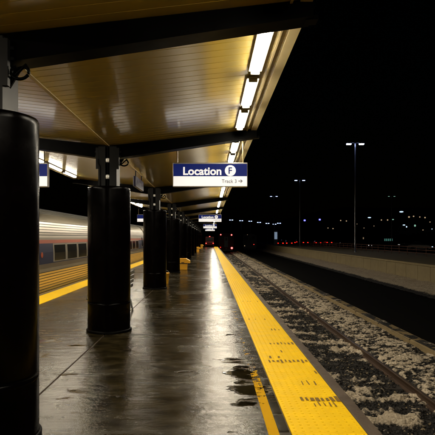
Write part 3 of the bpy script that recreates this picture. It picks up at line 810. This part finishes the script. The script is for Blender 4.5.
def car(x, y, rz, paint, label, lit=True, group='cars parked beyond the railing', hl=None):
    t = empty('parked_car', (x, y, -.6), label, 'car', group, rz)
    g = MB()
    low = [(-2.2, .28), (-2.25, .62), (-2.1, .88), (-1.2, .95), (1.0, .92), (2.05, .78), (2.25, .58), (2.2, .28)]
    g.prism(low, -.86, .86, axis='x'); b = g.build('body', paint, t)
    g = MB(); v = []
    for s in (-1, 1): v += [(s * .82, -1.85, .90), (s * .62, -1.25, 1.42), (s * .62, .15, 1.45), (s * .82, 1.0, .90)]
    g.add(v, [(0, 1, 2, 3), (4, 5, 6, 7), (0, 1, 5, 4), (1, 2, 6, 5), (2, 3, 7, 6)]); g.build('cabin', 'glass', t)
    g = MB(); g.bbox(-.6, .6, -1.2, .1, 1.42, 1.47, .02); g.build('roof', paint, t)
    for s in (-1, 1):
        g = MB(); g.bbox(s * .66 - .16, s * .66 + .16, -2.28, -2.22, .62, .80, .02); g.build('tail_light', 'tail' if lit else 'car_red', b)
        g = MB(); g.bbox(s * .66 - .16, s * .66 + .16, 2.2, 2.26, .55, .70, .02); g.build('headlight', hl or 'sign_white', b)
        for yy in (-1.35, 1.35):
            g = MB(); g.prism([(yy + .32 * math.cos(2 * PI * i / 18), .32 + .32 * math.sin(2 * PI * i / 18)) for i in range(18)], s * .8 - .1, s * .8 + .1, axis='x'); g.build('wheel', 'tyre', t)
    return t
g = MB(); g.box(12, 22, 120, 235, -1.54, -.604); struct(g.build('car_park', 'asphalt'))
car(18.4, 133, R(2), 'car_dark', 'dark parked car past the end of the far platform, tail lights on', lit=True)
car(21.0, 134, R(-2), 'car_red', 'red parked car past the far platform end beside the dark one, lights on')
car(24.6, 168, R(1), 'car_dark', 'dark car in the far row of tail lights, just right of the pale tower')
car(21.8, 160, R(-1), 'car_red', 'red car in the far row of tail lights, behind the two nearest the platform end')
car(33.0, 176, R(2), 'car_dark', 'dark car in the far row of tail lights, left of the second tall lamp post')
car(30.0, 170, R(-3), 'car_red', 'red car farthest back in the row of tail lights')
g = MB(); g.box(22, 120, 15, 235, -1.54, -.6); struct(g.build('car_park', 'asphalt'))
car(22.5 + 2, 150, 0, 'car_dark', 'leftmost parked car beyond the railing, red tail lights glowing')
car(28.2, 150, R(3), 'car_red', 'red parked car beside the leftmost dark one, tail lights on')
car(31.8, 148, R(-4), 'car_dark', 'dark parked car right of the red one, tail lights on')
car(35.6, 151, 0, 'car_dark', 'fourth parked car from the left beyond the railing, tail lights on')
car(40.5, 146, R(60), 'car_dark', 'dark car parked side on, unlit', lit=False)
car(34.2, 100, R(100), 'car_dark', 'dark car parked side on behind the middle of the railing', lit=False)
car(44.0, 110, R(80), 'car_dark', 'dark parked car toward the right end of the railing, unlit', lit=False)
car(36.6, 86, R(215), 'car_dark', 'car at the far right behind the railing with pale headlights', lit=False, hl='lamp_cool')

# ------------------------------------------------------------------ town on the hill
def hz(x, y):
    return float(hill(np.array([[x]]), np.array([[y]]))[0, 0])
def point_lamp(px, py, d, m, w, h, label, group):
    x = (px - 210) / 499 * d; z = 1.6 + (237.5 - py) * d / 499; zb = min(hz(x, d), z - 4) if d > 430 else -1.5
    t = empty('town_lamp', (x, d, zb), label, 'lamp', group)
    g = MB(); g.lathe([(.15, 0), (.08, z - zb)], seg=6); g.build('pole', 'pole', t)
    g = MB(); n = 10; w *= .85; h *= .85
    g.prism([(w / 2 * math.cos(2 * PI * k / n), z - zb + h / 2 * math.sin(2 * PI * k / n)) for k in range(n)], -.4, .4); g.build('lamp_head', m, t)
pl = [(369.4, 217.6, 'lamp_cool', 5, 1.6), (401.4, 211.8, 'lamp_cool', 6.5, 2.2), (381.4, 220, 'lamp_warm', 2, 2), (387.6, 220, 'lamp_warm', 2.2, 2.4), (393, 219.5, 'lamp_green', 3, 2),
      (409, 217, 'lamp_warm', 2.6, 2.6), (413.6, 216.3, 'lamp_warm', 2.2, 2.2), (419.8, 217, 'lamp_warm', 2, 2), (425, 217.6, 'lamp_warm', 2.4, 2.6), (415, 225.6, 'lamp_green', 2.6, 3.4),
      (340.7, 220.5, 'lamp_warm', 1.8, 2), (346.4, 221, 'lamp_warm', 2, 2), (328, 228, 'lamp_warm', 1.6, 2), (333, 228.6, 'lamp_warm', 1.8, 1.6), (379.5, 231.4, 'lamp_violet', .8, .8),
      (404, 225, 'lamp_cool', 4.4, 1.8), (401.8, 227, 'lamp_cool', 2, 2.8), (406.6, 226.8, 'lamp_cool', 1.8, 2.4), (430, 222, 'lamp_warm', 1.6, 1.6), (374, 226, 'lamp_warm', 1.3, 1.3),
      (397, 229, 'lamp_warm', 1.2, 1.2), (423, 230, 'lamp_warm', 1.4, 1.4), (428, 239.5, 'lamp_warm', 1.6, 2), (420.5, 239.4, 'lamp_warm', 1.6, 2), (357, 224, 'lamp_warm', 1.1, 1.1),
      (364, 228, 'lamp_warm', 1.1, 1.1), (410, 233, 'lamp_warm', 1.2, 1.2), (389, 234, 'lamp_warm', 1.2, 1.2), (351, 231, 'lamp_warm', 1, 1), (432, 229, 'lamp_cool', 1.4, 1.2), (338, 233, 'lamp_warm', .9, .9)]
lbl = {'lamp_cool': ('wide bluish white light on the dark hillside town', 'bluish white town lights'), 'lamp_warm': ('small warm point of light on the dark hillside town', 'warm town lights'),
       'lamp_green': ('greenish light on the dark hillside town', 'greenish town lights'), 'lamp_violet': ('faint violet point of light low on the dark hillside', None)}
for i, (px, py, m, w, h) in enumerate(pl):
    d = 640 + (i * 37) % 150
    point_lamp(px, py, d, m, w, h, *lbl[m])
def building(px0, px1, pyb, pyt, d, rows, cols, m, p, label):
    x0 = (px0 - 210) / 499 * d; x1 = (px1 - 210) / 499 * d; zt = 1.6 + (237.5 - pyt) * d / 499; zb = -1.5
    t = empty('far_building', ((x0 + x1) / 2, d, zb), label, 'building', None); hw = (x1 - x0) / 2; h = zt - zb
    g = MB(); g.box(-hw, hw, 0, 14, 0, h); g.build('wall', 'plaster', t)
    g = MB(); g.bbox(-hw - .3, hw + .3, -.3, 14.3, h, h + .5, .1); g.bbox(-hw * .4, -hw * .1, 4, 8, h + .5, h + 2.2, .1); g.build('roof', 'ground', t)
    for r in range(rows):
        for c in range(cols):
            if random.random() > p: continue
            cw = 2 * hw / cols; xa = -hw + c * cw + cw * .2; za = h - (r + 1) * 3.4 + .8
            if za < .5: continue
            g = MB(); g.bbox(xa, xa + cw * .6, -.08, .02, za, za + 1.5, .03); g.build('window', m, t)
building(384, 400, 245, 237, 330, 1, 9, 'win_green', .75, 'low building with a row of dim greenish windows below the town lights')
building(418, 440, 248, 241.5, 300, 1, 8, 'win_green', .8, 'low building with greenish windows at the right edge of the view')
building(401, 409, 245, 238.5, 310, 1, 4, 'win_warm', .6, 'small building with warm windows between the two greenish ones')
building(352, 366, 244, 236, 420, 2, 8, 'win_warm', .25, 'dark far block with a few warm windows left of the greenish ones')

# ------------------------------------------------------------------ render defaults
S.render.engine = 'CYCLES'
S.cycles.max_bounces = 8; S.cycles.diffuse_bounces = 4; S.cycles.glossy_bounces = 4
